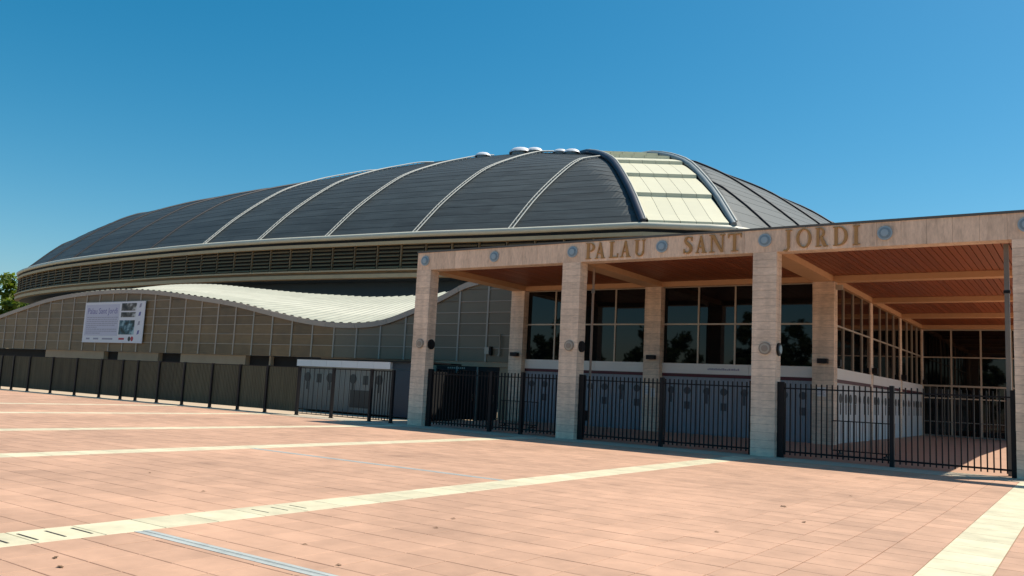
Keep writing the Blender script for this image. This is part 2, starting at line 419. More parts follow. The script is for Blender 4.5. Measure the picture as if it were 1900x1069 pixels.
# ---- bronze serif letters
def ring(cx, cz, rx, rz, tx, tz, a0, a1, n=14):
    out = []
    for k in range(n):
        q = []
        for a in (a0+(a1-a0)*k/n, a0+(a1-a0)*(k+1)/n):
            a = R(a); q.append(((cx+rx*math.cos(a), cz+rz*math.sin(a)), (cx+(rx-tx)*math.cos(a), cz+(rz-tz)*math.sin(a))))
        out.append([q[0][1], q[0][0], q[1][0], q[1][1]] if a1 > a0 else [q[0][0], q[0][1], q[1][1], q[1][0]])
    return out
def rect(x0, x1, z0, z1): return [(x0, z0), (x1, z0), (x1, z1), (x0, z1)]
def sweep(pts, wds):
    L, Rr = [], []
    for i, p in enumerate(pts):
        a = pts[max(i-1, 0)]; c = pts[min(i+1, len(pts)-1)]
        dx, dz = c[0]-a[0], c[1]-a[1]; l = math.hypot(dx, dz); nx, nz = -dz/l, dx/l
        L.append((p[0]+nx*wds[i]/2, p[1]+nz*wds[i]/2)); Rr.append((p[0]-nx*wds[i]/2, p[1]-nz*wds[i]/2))
    return [[Rr[i], Rr[i+1], L[i+1], L[i]] for i in range(len(pts)-1)]
T, S = .165, .045
def glyph(ch):
    """list of polygons in a box of height 1; also its natural width"""
    if ch == 'I': return [rect(.08, .08+T, 0, 1), rect(0, .36, 0, S), rect(0, .36, 1-S, 1)], .36
    if ch == 'L': return [rect(.07, .07+T, 0, 1), rect(0, .34, 1-S, 1), rect(0, .6, 0, S+.02), [(.53, 0), (.6, 0), (.62, .26), (.58, .26)]], .62
    if ch == 'T': return [rect(.3, .3+T, 0, 1), rect(.2, .6, 0, S), rect(0, .8, 1-S-.02, 1), [(0, 1), (-.0, .76), (.04, .76), (.1, 1)], [(.7, 1), (.76, .76), (.8, .76), (.8, 1)]], .8
    if ch == 'P': return [rect(.07, .07+T, 0, 1), rect(0, .36, 0, S), rect(0, .3, 1-S, 1)]+ring(.3, .73, .3, .27, T-.02, S+.02, 90, -90), .6
    if ch == 'R': return [rect(.07, .07+T, 0, 1), rect(0, .34, 0, S), rect(0, .3, 1-S, 1)]+ring(.3, .74, .29, .26, T-.02, S+.02, 90, -90)+[[(.50, 0), (.74, 0), (.46, .5), (.27, .5)], rect(.50, .80, 0, S)], .8
    if ch == 'D': return [rect(.07, .07+T, 0, 1), rect(0, .34, 0, S), rect(0, .34, 1-S, 1)]+ring(.3, .5, .45, .5, T, S+.01, 90, -90, 20), .75
    if ch == 'O': return ring(.4, .5, .4, .52, T-.02, .06, 0, 360, 30), .8
    if ch == 'U': return [rect(.07, .07+T, .3, 1), rect(.56, .62+.02, .3, 1), rect(0, .34, 1-S, 1), rect(.47, .73, 1-S, 1)]+[q for q in ring(.355, .3, .285, .31, T-.05, .07, 180, 360, 16)], .73
    if ch == 'A': return [[(.36, 1), (.09, 0), (.16, 0), (.40, .86)], [(.36, 1), (.34, .93), (.53, 0), (.74, 0), (.46, 1)], rect(.2, .56, .30, .36), rect(0, .27, 0, S), rect(.46, .82, 0, S)], .82
    if ch == 'N': return [rect(.09, .16, 0, 1), rect(.69, .76, 0, 1), [(.07, 1), (.62, 0), (.76, 0), (.28, 1)], rect(0, .28, 0, S), rect(0, .27, 1-S, 1), rect(.58, .86, 1-S, 1)], .86
    if ch == 'J': return [rect(.2, .2+T, .1, 1), rect(.1, .5, 1-S, 1)]+sweep([(.30, .14), (.27, -.02), (.18, -.11), (.05, -.13), (.0, -.08)], [T, T-.03, .12, .08, .11]), .5
    if ch == 'S':
        pts = [(.53, .80), (.46, .92), (.30, .965), (.15, .90), (.11, .76), (.20, .62), (.36, .50), (.47, .38), (.48, .22), (.40, .08), (.25, .035), (.09, .09), (.03, .23)]
        return sweep(pts, [.05, .07, .08, .13, .17, .19, .2, .19, .17, .12, .08, .07, .05])+[rect(.50, .56, .72, .97), rect(0, .06, .03, .28)], .56
LET = [('P', -14.70, -14.34), ('A', -14.33, -13.92), ('L', -13.76, -13.41), ('A', -13.33, -12.93), ('U', -12.78, -12.37), ('S', -10.98, -10.68), ('A', -10.57, -10.18), ('N', -10.09, -9.56), ('T', -9.46, -9.02),
       ('J', -7.68, -7.43), ('O', -7.30, -6.85), ('R', -6.73, -6.36), ('D', -6.22, -5.80), ('I', -5.66, -5.46)]
for ch_, x0, x1 in LET:
    polys, wd = glyph(ch_); t = MB(); h = .575; z0 = 6.372; sx = (x1-x0)/wd
    for i, pl in enumerate(polys):
        a = sum(pl[k][0]*pl[(k+1) % len(pl)][1]-pl[(k+1) % len(pl)][0]*pl[k][1] for k in range(len(pl)))
        if a < 0: pl = pl[::-1]
        t.prism_xz([(x0+px_*sx, z0+pz*h) for px_, pz in pl], YF-.045-.0006*i, YF+.004)
    t.build('letter', M_bronze, portico)

# ------------------------------------------------------------------ gates between the pillars
def make_gate(x0, x1, label, split, zt=2.24):
    g = thing('steel_gate', label, 'gate', ((x0+x1)/2, 25.8, 0), 'barred gates between the portico pillars')
    yc = 25.78
    n = int((x1-x0)/.15)
    t = MB(); t.box(-.017, .017, -.022, .022, .09, zt); bme = t.mesh('bar', M_bar)
    posts = [x0+.09, x1-.07]+split
    for k in range(n):
        x = x0+(k+.5)*(x1-x0)/n
        if min(abs(x-p) for p in posts) < .09: continue
        inst('bar', bme, (x, yc, 0), g)
    bx('rail', M_bar, g, x0+.02, x1-.02, yc-.028, yc+.028, .16, .21)
    bx('rail', M_bar, g, x0+.02, x1-.02, yc-.028, yc+.028, zt-.17, zt-.13)
    for i, p in enumerate(posts):
        wd = .11 if i == 0 else .06
        t = MB(); t.box(p-wd, p+wd, yc-.07, yc+.07, 0, zt+.04); t.build('post', M_steel, g)
    return g
make_gate(PX[0]+PW, PX[1], 'barred dark steel gate in the leftmost portico bay, before dark doors', [-18.79, -17.36])
make_gate(PX[1]+PW, PX[2], 'barred dark steel gate under the PALAU and SANT lettering', [-11.75])
make_gate(PX[2]+PW, PX[3], 'barred dark steel gate under the JORDI lettering, beside the sunlit floor', [-4.67])
make_gate(PX[3]+PW, PX[4], 'barred dark steel gate right of the last pillar, at the picture edge', [2.0])
t = MB(); t.tube([(-15.2, 27.0, 0), (-15.2, 27.0, 6.5)], .045, 10); q = t.build('pole', M_polebr, None)
t = MB(); t.tube([(-15.2, 27.0, 5.35), (-15.2, 27.0, 5.5)], .07, 10); t.build('clamp', M_pole, q)
tag(q, 'thin brown pole rising to the ceiling behind the second pillar', 'pole')
t = MB(); t.box(-1.88, -1.76, 26.14, 26.26, 0, 6.29); q = t.build('pole', M_pole, None)
t = MB(); t.box(-1.90, -1.74, 26.12, 26.28, 4.92, 5.0); t.build('clamp', M_steel, q)
tag(q, 'tall square grey post beside the rightmost pillar, holding the gate', 'pole')

# ------------------------------------------------------------------ glass foyer behind the portico
foyer = thing('glass_foyer', 'glass fronted foyer with grey shutters and white sign band behind the portico', 'building', (-15, 40, .19))
ZC, ZM, ZS, ZBB, ZR = 6.26, 4.71, 3.07, 2.65, 2.52
YG = 32.72
def pane(x0, x1, z0, z1, y):
    o = bx('glass_pane', M_glass, foyer, x0, x1, y, y+.03, z0, z1); o.rotation_euler = (random.uniform(-.004, .004), 0, random.uniform(-.006, .006))
for bx0, bx1 in ((PX[0]+PW, PX[1]), (PX[1]+PW, PX[2])):
    n = 4; wd = (bx1-bx0)/n
    for k in range(n):
        a, c = bx0+k*wd, bx0+(k+1)*wd
        pane(a+.03, c-.03, ZM+.03, ZC, YG+random.uniform(-.004, .004)); pane(a+.03, c-.03, ZS, ZM-.03, YG+random.uniform(-.004, .004))
        if k: bx('mullion', M_frame, foyer, a-.032, a+.032, YG-.05, YG+.02, ZS, ZC)
    bx('transom', M_frame, foyer, bx0, bx1, YG-.045, YG+.02, ZM-.032, ZM+.032)
    bx('transom', M_frame, foyer, bx0, bx1, YG-.06, YG+.02, ZC, ZC+.03)
    half = (bx0+bx1)/2+.6
    bx('sign_band', M_band, foyer, bx0, half-.008, YG-.06, YG+.02, ZBB, ZS); bx('sign_band', M_band, foyer, half+.008, bx1, YG-.06, YG+.02, ZBB, ZS)
    bx('red_band', M_red, foyer, bx0, bx1, YG-.04, YG+.02, ZR, ZBB-.004)
    # corrugated shutters with round pictograms
    n = 4
    for k in range(n):
        a, c = bx0+k*wd, bx0+(k+1)*wd; t = MB(); t.box(a+.01, c-.01, YG+.005, YG+.04, ZI, ZR-.004)
        xx = a+.06
        while xx < c-.08: t.box(xx, xx+.05, YG-.02, YG+.004, ZI+.03, ZR-.03); xx += .1
        sh = t.build('shutter', M_shut, foyer)
        for q in (.27, .73):
            t = MB(); cx = a+(c-a)*q; t.disc_y(cx, 1.95, .15, YG-.04, YG-.022, 20); t.build('pictogram', M_pict2, sh)
            t = MB(); t.box(cx-.05, cx+.05, YG-.036, YG-.0215, 1.45, 1.8) if q < .5 else t.box(cx-.12, cx+.12, YG-.036, YG-.0215, 1.2, 1.5); t.build('pictogram_stem', M_pict2, sh)
# last narrow part right of second column bay (col 3 corner): glass from third column to side wall
bx('sign_lettering', M_greytxt, foyer, -8.0, -7.99, 33.0, 33.02, 2.7, 2.72)
# third bay front piece: side wall along X=-8.05 from Y=33 back
XS = -8.06
ys = [32.95, 39.5, 46.5, 53.2]
for i in range(3):
    a0, a1 = ys[i]+(.5 if i else 0), ys[i+1]
    n = 4; wd = (a1-a0)/n
    for k in range(n):
        a, c = a0+k*wd, a0+(k+1)*wd
        bx('glass_pane', M_glass, foyer, XS-.03, XS, a+.03, c-.03, ZM+.03, ZC); bx('glass_pane', M_glass, foyer, XS-.03, XS, a+.03, c-.03, ZS, ZM-.03)
        if k: bx('mullion', M_frame, foyer, XS-.02, XS+.05, a-.03, a+.03, ZS, ZC)
        t = MB(); t.box(XS-.04, XS-.005, a+.01, c-.01, ZI, ZR-.004)
        yy = a+.08
        while yy < c-.1: t.box(XS-.004, XS+.02, yy, yy+.06, ZI+.03, ZR-.03); yy += .12
        sh = t.build('shutter', M_shut2, foyer)
        for q in (.27, .73):
            cy = a+(c-a)*q
            t = MB(); t.disc_x(cy, 1.92, .19, XS+.022, XS+.04, 16); t.build('pictogram', M_pict, sh)
            t = MB(); t.box(XS+.0215, XS+.036, cy-.055, cy+.055, 1.3, 1.72); t.build('pictogram_stem', M_pict, sh)
    bx('transom', M_frame, foyer, XS-.02, XS+.045, a0, a1, ZM-.03, ZM+.03)
    bx('sign_band', M_band, foyer, XS-.02, XS+.06, a0+.004, a1-.004, ZBB, ZS); bx('red_band', M_red, foyer, XS-.02, XS+.04, a0, a1, ZR, ZBB-.004)
# back glazing at Y=53.7
YB = 53.75
n = 5; wd = 1.49
for k in range(n):
    a, c = -8.05+.0+k*wd, -8.05+(k+1)*wd
    for z0, z1 in ((ZM+.03, ZC), (ZS+.04, ZM-.03), (ZI+.1, ZS-.04)): bx('glass_pane', M_glass, foyer, a+.03, c-.03, YB, YB+.03, z0, z1)
    if k: bx('mullion', M_frame, foyer, a-.045, a+.045, YB-.06, YB+.02, ZI, ZC)
    for q in (1, 2, 3): bx('door_bar', M_pole, foyer, a+wd*q/4-.02, a+wd*q/4+.02, YB-.05, YB-.005, ZI, ZS-.05)
for z, h in ((ZC, .06), (ZM-.03, .06), (ZS-.05, .1), (2.33, .07), (1.0, .05), (ZI-.01, .1)):
    bx('transom', M_frame if z > 2 else M_pole, foyer, -8.05, -.6, YB-.07, YB-.052 if z < 3 else YB+.02, z, z+h)
bx('foyer_roof', M_roofcap, foyer, -22.6, -8.4, 33.0, 54, 6.62, 7.0)
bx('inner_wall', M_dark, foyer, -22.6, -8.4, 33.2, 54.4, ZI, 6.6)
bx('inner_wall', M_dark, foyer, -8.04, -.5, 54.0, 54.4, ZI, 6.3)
# black flood boxes on the inner columns
for x in (PX[0], PX[1], PX[2]):
    t = MB(); t.box(x+.24, x+.60, 32.1, 32.34, 3.18, 3.36); t.box(x+.4, x+.45, 32.34, 32.36, 3.2, 3.3); q = t.build('floodlight', M_steel, portico)
for Y in (33.0, 39.7, 46.7, 53.3):
    t = MB(); t.box(-8.0, -7.78, Y, Y+.25, 3.12, 3.38); t.build('floodlight', M_steel, portico)
t = MB(); t.box(-7.9, -7.62, 32.6, 32.75, 6.0, 6.18); t.build('ceiling_lamp', M_lampw, portico)
# notices taped to columns
def notice(label, x, y, z, w_, h_):
    t = MB(); t.box(x, x+w_, y-.006, y, z, z+h_); o = t.build('notice', M_paper, None); tag(o, label, 'notice', 'paper notices on the inner columns')
    for k in range(5): bx('text_line', M_greytxt, o, x+.03, x+w_-.03-(.05 if k % 2 else 0), y-.009, y-.0065, z+h_*(.15+.16*k), z+h_*(.15+.16*k)+.02)
notice('white paper notice on the middle inner column, behind the PALAU gate', PX[1]+.12, 32.352, 1.7, .21, .42)
notice('narrow white notice to the right of another, on the middle inner column', PX[1]+.40, 32.352, 1.62, .18, .36)
notice('white paper notice on the corner column behind the JORDI gate', PX[2]+.15, 32.352, 1.95, .36, .34)
# small sign lettering on the white band (unreadable at this size)
def tiny(x0, x1, z, y, parent):
    t = MB(); xx = x0
    while xx < x1:
        wq = random.uniform(.05, .1); t.box(xx, xx+wq*.8, y-.006, y+.002, z, z+random.uniform(.05, .09)); xx += wq
    t.build('band_lettering', M_greytxt, parent)
tiny(-12.9, -11.6, 2.82, YG-.061, foyer)
# barrier stored behind the right gate
def barrier(label, x, y, n=10):
    g = thing('crowd_barrier', label, 'barrier', (x, y, .05), 'crowd barriers stored behind the gates')
    t = MB(); L_ = 1.9
    t.tube([(x, y, .2), (x, y, 1.15), (x+L_, y, 1.15), (x+L_, y, .2), (x, y, .2)], .022, 6); t.build('frame', M_steel, g)
    for k in range(1, n*2): 
        t = MB(); t.tube([(x+L_*k/(n*2), y, .2), (x+L_*k/(n*2), y, 1.14)], .009, 5); t.build('bar', M_steel, g)
    for q in (x+.25, x+L_-.25):
        t = MB(); t.box(q-.03, q+.03, y-.28, y+.28, .08, .13); t.box(q-.02, q+.02, y-.02, y+.02, .13, .21); t.build('foot', M_steel, g)
barrier('dark steel crowd barrier standing behind the JORDI gate', -7.0, 28.6)
barrier('dark steel crowd barrier before the dark doors in the leftmost bay', -20.6, 29.0)
t = MB(); t.box(-16.9, -16.4, 28.5, 29.1, .55, .95); t.box(-16.8, -16.74, 28.55, 28.61, .06, .55); t.box(-16.56, -16.5, 28.55, 28.61, .06, .55); t.box(-16.8, -16.74, 29.0, 29.06, .06, .55); t.box(-16.56, -16.5, 29.0, 29.06, .06, .55)
q = t.build('equipment_box', M_steel, None); tag(q, 'small dark box on legs behind the leftmost portico gate, near the second pillar', 'box')
bx('label_strip', M_greytxt, q, -16.85, -16.5, 28.494, 28.4995, .68, .76)

# ------------------------------------------------------------------ wavy annex building
YW = 33.0
WX = [-110, -100, -92, -84, -80, -76.1, -72.3, -68.1, -63.9, -59.9, -56.1, -52.6, -48.6, -44.3, -40.7, -37.4, -34.4, -31.7, -29.4, -27.6, -26.8, -25.95, -24.0, -22.0]
WZ = [7.1, 7.2, 5.6, 4.8, 5.0, 5.63, 6.26, 6.9, 7.23, 7.36, 7.32, 7.11, 6.69, 6.18, 5.56, 5.06, 4.84, 4.98, 5.58, 6.2, 6.52, 6.85, 7.2, 7.3]
wav = smooth_curve(WX, WZ)
annex = thing('annex_hall', 'low brown panelled annex with wavy top edge and cream corrugated roof', 'building', (-50, 38, 0))
def wall_panel(x0, x1, z0, z1, M):
    n = 5; xs = [x0+(x1-x0)*k/n for k in range(n+1)]
    tops = [min(z1, wav(x)-.28) for x in xs]
    if max(tops) <= z0+.03: return
    if min(tops) >= z1-1e-6: poly = [(x0, z0), (x1, z0), (x1, z1), (x0, z1)]
    else:
        pts = [(x, max(tp, z0+.001)) for x, tp in zip(xs, tops)]
        pts = [p for p in pts]
        poly = [(x0, z0), (x1, z0)]+pts[::-1]
    t = MB(); t.prism_xz(poly, YW+random.uniform(-.012, .012), YW+.08); t.build('wall_panel', M, annex)
ROWS = [2.90, 3.58, 4.20, 4.80, 5.36, 5.92, 6.52, 7.2]
x = -24.49-1.78*0; seams = []
xs_ = [-22.9, -24.49]
while xs_[-1] > -84: xs_.append(xs_[-1]-1.80)
for i in range(len(xs_)-1):
    x1, x0 = xs_[i], xs_[i+1]; M = M_cladg if x0 > -36.5 else M_clad
    for k in range(len(ROWS)-1): wall_panel(x0+.05, x1-.05, ROWS[k]+.018, ROWS[k+1]-.018, M)
    zt = wav(x1)-.25
    bx('wall_mullion', M_mull if x0 > -45 else M_coping, annex, x1-.05, x1+.05, YW-.045, YW+.06, 2.9, zt)
t = MB()
xb = [-84+.5*k for k in range(int((84-22.9)/.5)+1)]
t.prism_xz([(-84, 2.9), (-22.9, 2.9)]+[(x, wav(x)-.3) for x in xb[::-1]], YW+.09, YW+.3); t.build('wall_backing', M_mull, annex)
for zr in ROWS[1:-1]:
    t = MB()
    for i in range(len(xs_)-1):
        a, c = xs_[i+1]+.055, xs_[i]-.055
        if min(wav(a), wav(c)) > zr+.34: t.box(a-.106, c, YW-.03, YW+.05, zr-.016, zr+.016)
        elif t.v: t.build('joint_strip', M_coping, annex); t = MB()
    if t.v: t.build('joint_strip', M_coping, annex)
# coping in jointed segments
xx = -84.0
while xx < -22.9:
    xe = min(xx+2.4, -22.9); n = 6; t = MB()
    pts = [xx+.01+(xe-xx-.02)*k/n for k in range(n+1)]
    for k in range(n):
        a, c = pts[k], pts[k+1]
        t.prism_xz([(a, wav(a)-.27), (c, wav(c)-.27), (c, wav(c)+.02), (a, wav(a)+.02)], YW-.10, YW+.3)
    t.build('coping', M_coping, annex); xx = xe
# corrugated cream roof, corrugations running back
BXs = [-110, -100, -90, -82, -76, -72, -67.2, -60, -53.6, -48.6, -44, -41.2, -37.5, -35.2, -32, -28, -22]
BZs = [6.4, 6.4, 6.4, 6.9, 7.7, 8.4, 8.85, 8.75, 8.2, 7.75, 7.45, 7.3, 7.32, 7.45, 7.8, 8.5, 8.9]
bav = smooth_curve(BXs, BZs)
t = MB(); nx = int((92-22.6)/.7); prof = [(0, 0), (.18, 0), (.35, .3), (.53, .3)]
col_ = []
for i in range(nx):
    for dx, dz in prof: col_.append((-92+i*.7+dx, dz))
NR = 5
vs = []
for (x, dz) in col_:
    for r in range(NR+1):
        s = r/NR; Y = YW+.05+(42-YW-.05)*s; xo = x  # runs straight back
        # the surface between the front edge and the back edge
        z = (wav(xo)+.0)*(1-s)+bav(xo-2.0*0)*s - .25*math.sin(math.pi*s)*.3
        vs.append((xo, Y, z+dz*min(1, .25+s)))
fs = [((i)*(NR+1)+r, (i+1)*(NR+1)+r, (i+1)*(NR+1)+r+1, i*(NR+1)+r+1) for i in range(len(col_)-1) for r in range(NR)]
t.add(vs, fs); t.build('corrugated_roof', M_wave, annex)
# base wall under the panels with dark openings
xx = -84.0; k = 0
random.seed(11)
segs = [(-84, -68, 'd'), (-68, -59.5, 'w'), (-59.5, -57.6, 'd'), (-57.6, -52.6, 'w'), (-52.6, -50.0, 'd'), (-50, -43.2, 'w'), (-43.2, -42.3, 'd'), (-42.3, -38.9, 'd2'), (-38.9, -36.4, 'd'), (-36.4, -27.7, 'w')]
for a, c, ty in segs:
    if ty == 'w': bx('base_wall', M_basew, annex, a, c, YW+.16, YW+.5, 0, 2.88)
    else:
        bx('opening', M_dark, annex, a, c, YW+.5, YW+.55, 0, 2.88)
        bx('base_wall', M_basew, annex, a+.01, c-.01, YW+.2, YW+.45, 0, 1.6)
        if ty == 'd2': bx('opening_post', M_basew, annex, a+1.3, a+1.45, YW+.2, YW+.45, 1.6, 2.88)
# dark entrance doors in the bay beside the first column
for k in range(3):
    a = -27.6+1.3*k
    d = bx('door', M_dark, annex, a+.06, a+1.24, YW+.12, YW+.18, .02, 2.45)
    bx('handle', M_frame, d, a+1.0, a+1.05, YW+.06, YW+.115, .95, 1.3)
    bx('door_frame', M_pole if k else M_steel, annex, a-.05, a+.055, YW+.05, YW+.2, 0, 2.66)
bx('door_frame', M_steel, annex, -27.545, -23.7, YW+.055, YW+.195, 2.46, 2.66)
bx('door_lintel', M_basew, annex, -27.7, -22.95, YW+.02, YW+.2, 2.662, 2.885)
bx('base_wall', M_basew, annex, -23.68, -22.95, YW+.10, YW+.5, 0, 2.655)
for q in range(9):
    bx('vent_slot', M_lampw, annex, -26.9+.13*q, -26.83+.13*q, YW+.045, YW+.054, 2.52, 2.60)
t = MB(); t.box(-24.44, -24.18, YW-.22, YW-.05, 3.28, 3.62); o = t.build('wall_lamp', M_lampw, annex); bx('lamp_back', M_steel, o, -24.17, -24.06, YW-.2, YW-.05, 3.22, 3.66)
t = MB(); t.tube([(-23.6, YW-.12, 4.25), (-23.6, YW-.12, 3.3), (-23.66, YW-.12, 3.2)], .05, 8); t.build('wall_pipe', M_mull, annex)

# banner on the annex wall
def text_mesh(s, size, M, x, y, z, parent, name='lettering', width=None, align='LEFT'):
    c = bpy.data.curves.new('txt', 'FONT'); c.body = s; c.size = size; c.extrude = .002; c.resolution_u = 2; c.align_x = align
    o = bpy.data.objects.new('txt', c); COL.objects.link(o)
    me = bpy.data.meshes.new_from_object(o.evaluated_get(bpy.context.evaluated_depsgraph_get()))
    COL.objects.unlink(o); bpy.data.objects.remove(o)
    if width:
        w0 = max(v.co.x for v in me.vertices)-min(v.co.x for v in me.vertices)
        for v in me.vertices: v.co.x *= width/w0
    me.materials.clear(); me.materials.append(M)
    q = inst(name, me, (x, y, z), parent); q.rotation_euler = (R(90), 0, 0); return q
bn = thing('banner', 'white and lilac information banner with two photos hung on the brown wall', 'banner', (-58.2, 32.85, 3.5))
bx('sheet', M_bannerw, bn, -62.15, -54.25, 32.84, 32.88, 3.50, 6.47)
yb = 32.838
bx('text_field', M_lilac, bn, -61.95, -57.45, yb-.002, yb, 4.0, 6.3)
text_mesh('Palau Sant Jordi', .62, M_purple, -61.75, yb-.004, 5.62, bn, width=4.0)
for k in range(9):
    wd = random.uniform(3.6, 4.2) if k not in (5, 8) else random.uniform(1.2, 2.4)
    t = MB(); xx = -61.75
    while xx < -61.75+wd:
        l = random.uniform(.12, .42); t.box(xx, xx+l, yb-.005, yb-.0025, 5.32-.145*k, 5.375-.145*k); xx += l+.06
    t.build('text_line', M_greytxt, bn)
bx('photo_print', M_ph1, bn, -57.2, -55.3, yb-.002, yb, 5.80, 6.35); bx('photo_print', M_ph1, bn, -57.2, -55.3, yb-.002, yb, 5.34, 5.70)
bx('photo_print', M_ph2, bn, -57.3, -55.35, yb-.002, yb, 4.1, 5.12)
for k, (z, M) in enumerate(((6.0, M_greytxt), (5.4, M_purple), (4.75, M_greytxt), (4.1, M_purple))):
    t = MB(); t.prism_xz([(-54.98, z), (-54.72, z+.05), (-54.68, z+.32), (-54.9, z+.28)], yb-.003, yb); t.build('side_mark', M, bn)
for a, c, M in ((-61.6, -61.1, M_greytxt), (-60.6, -59.9, M_greytxt), (-59.4, -58.0, M_greytxt)): bx('sponsor_mark', M, bn, a, c, yb-.003, yb, 3.72, 3.84)
t = MB(); t.disc_y(-55.5, 3.8, .17, yb-.004, yb, 16); t.build('logo_mark', M_redp, bn); t = MB(); t.disc_y(-55.85, 3.79, .17, yb-.003, yb, 16); t.build('logo_mark', M_pict, bn)
t = MB(); t.box(-57.2, -56.5, yb-.003, yb, 3.72, 3.86); t.build('sponsor_mark', M_redp, bn)

# ------------------------------------------------------------------ ticket kiosk behind the fence
kiosk = thing('ticket_kiosk', 'grey ticket kiosk with white fascia and dark pictograms behind the fence', 'kiosk', (-30.5, 30.5, 0))
KY = 29.5
bx('body', M_dark, kiosk, -33.95, -25.0, KY+.06, 31.6, .05, 2.27)
for k in range(5):
    a = -34+1.32*k; t = MB(); t.box(a+.01, a+1.31, KY+.01, KY+.055, .10, 2.27); xx = a+.05
    while xx < a+1.25: t.box(xx, xx+.06, KY-.012, KY+.009, .12, 2.24); xx += .115
    t.build('shutter', M_shutk, kiosk)
for k in range(6):
    a = -34+1.1*k; bx('fascia_panel', M_fascia, kiosk, a+.008, a+1.092, KY-.16, KY+.05, 2.285, 2.62)
bx('fascia_side', M_navy, kiosk, -27.39, -25.0, KY+.0, KY+.056, 2.285, 2.64)
bx('roof', M_steel, kiosk, -34.1, -24.95, KY-.18, 31.7, 2.63, 2.70)
bx('side_wall', M_navy, kiosk, -27.39, -25.0, KY+.005, KY+.05, .06, 2.27)
yk = KY-.0125
def spade(cx, cz):
    t = MB(); t.disc_y(cx, cz, .24, yk-.012, yk, 14); o = t.build('pictogram', M_pict, kiosk)
    bx('pictogram_stem', M_pict, o, cx-.055, cx+.055, yk-.011, yk-.001, cz-.62, cz-.2)
for cx in (-33.25, -31.6, -29.95, -28.2): spade(cx, 1.74)
for cx in (-32.4, -29.1):
    t = MB(); t.box(cx-.17, cx+.17, yk-.012, yk, 1.48, 1.92); t.build('pictogram', M_pict, kiosk)
bx('ticket_window', M_pict, kiosk, -30.1, -28.6, yk-.01, yk, .35, 1.2)

# ------------------------------------------------------------------ fence left of the portico
fence = thing('steel_fence', 'long dark green steel sheet fence running left from the portico', 'fence', (-42, 25.5, 0))
FP = [-63.5, -60.6, -57.73, -56.15, -54.07, -51.26, -48.49, -45.84, -43.67, -42.21, -40.22, -38.0, -35.69, -33.53, -31.52, -29.34, -27.12, -24.83, -23.61]
for i, x in enumerate(FP):
    t = MB(); t.box(x-.055, x+.055, 25.46, 25.58, 0, 2.17); t.box(x-.08, x+.08, 25.44, 25.62, 0, .02); t.build('post', M_steel, fence)
for i in range(len(FP)-1):
    a, c = FP[i]+.05, FP[i+1]-.05
    if FP[i] < -30:
        t = MB(); t.box(a, c, 25.55, 25.565, .16, 2.12)
        xx = a+.02
        while xx < c-.06: t.box(xx, xx+.035, 25.532, 25.549, .17, 2.11); xx += .115
        t.build('sheet_panel', M_fpanel, fence)
        bx('rail', M_steel, fence, a, c, 25.52, 25.575, 2.121, 2.155)
    else:
        n = max(3, int((c-a)/(.30 if FP[i] < -25 else .14))); thick = .0045 if FP[i] < -25 else .016
        t = MB(); t.box(-thick, thick, -.012, .012, .1, 2.1); bm_ = t.mesh('bar', M_bar)
        for k in range(1, n): inst('bar', bm_, (a+(c-a)*k/n, 25.54, 0), fence)
        bx('rail', M_steel, fence, a, c, 25.52, 25.56, 2.10, 2.14); bx('rail', M_steel, fence, a, c, 25.52, 25.56, .08, .115)

# ------------------------------------------------------------------ arena
EX = [-125.5, -123.6, -118.5, -113.3, -106, -98.8, -90, -83.2, -71.7, -61.7, -53.7, -45, -38.6, -33, -27.9, -26.64]
EY = [58., 55.5, 53.4, 51.98, 50.5, 49.5, 48.8, 48.5, 48.4, 49.0, 50.0, 51.2, 52.4, 53.3, 54.0, 54.25]
HD = [0, 1.5, 3, 5, 7, 9, 11, 13, 15, 18, 22, 30, 45, 60]
HZ = [0, 1.5, 2.95, 4.65, 6.2, 7.6, 8.7, 9.65, 10.55, 11.75, 13.2, 15.0, 16.4, 16.8]
hF = smooth_curve(HD, HZ); eY = smooth_curve(EX, EY)
ZE = 14.0
def xR(Y): return -20.8+7.5*(1-((Y-108)/50.5)**2)
def xL(Y): return -125.9-4.6*(1-((Y-103)/46.)**2)
kX = smooth_curve([-131, -118, -108, -98, -88, -78, -68, -58, -50, -15], [1.02, 1.01, .985, .965, .96, .96, .985, 1.0, 1, 1])
def zroof(X, Y):
    dF = Y-eY(min(max(X, -125.5), -26.64)); dR = xR(Y)-X; dL = X-xL(Y); dB = 150-Y
    dC = -((X+26.64)*.512-(Y-54.25)*.859)
    dCl = (X+123.6)*.512+(Y-55.5)*.859
    d = min(dF, dR, dL, dB, dC*.80, dCl*.80)
    return ZE+hF(max(d, 0))*kX(X)
DIRX, DIRY = -.643, .766
B1 = (-26.64, 54.25); B2 = (-21.0, 57.6)
arena = thing('sports_arena', 'large domed sports arena with dark slate roof, white ribs and louvred facade', 'building', (-74, 100, 0))
SEAM = [-26.64, -37.33, -46., -55.2, -63.3, -71., -80.6, -89.5, -98.1, -106.5, -115., -123.6]
DS = [0, .75, 1.5, 2.25, 3, 4, 5, 6, 7, 8, 9, 10, 11, 12, 13, 14, 15, 16.5, 18, 20, 22, 25, 28, 32, 38, 45, 55]
def front_dmax(X):
    yl = min(B1[1]+DIRY/-DIRX*(B1[0]-X), 55.5+DIRY/-DIRX*(X+123.6), 103)
    return max(yl-eY(X), 0)
rq = random.Random(5)
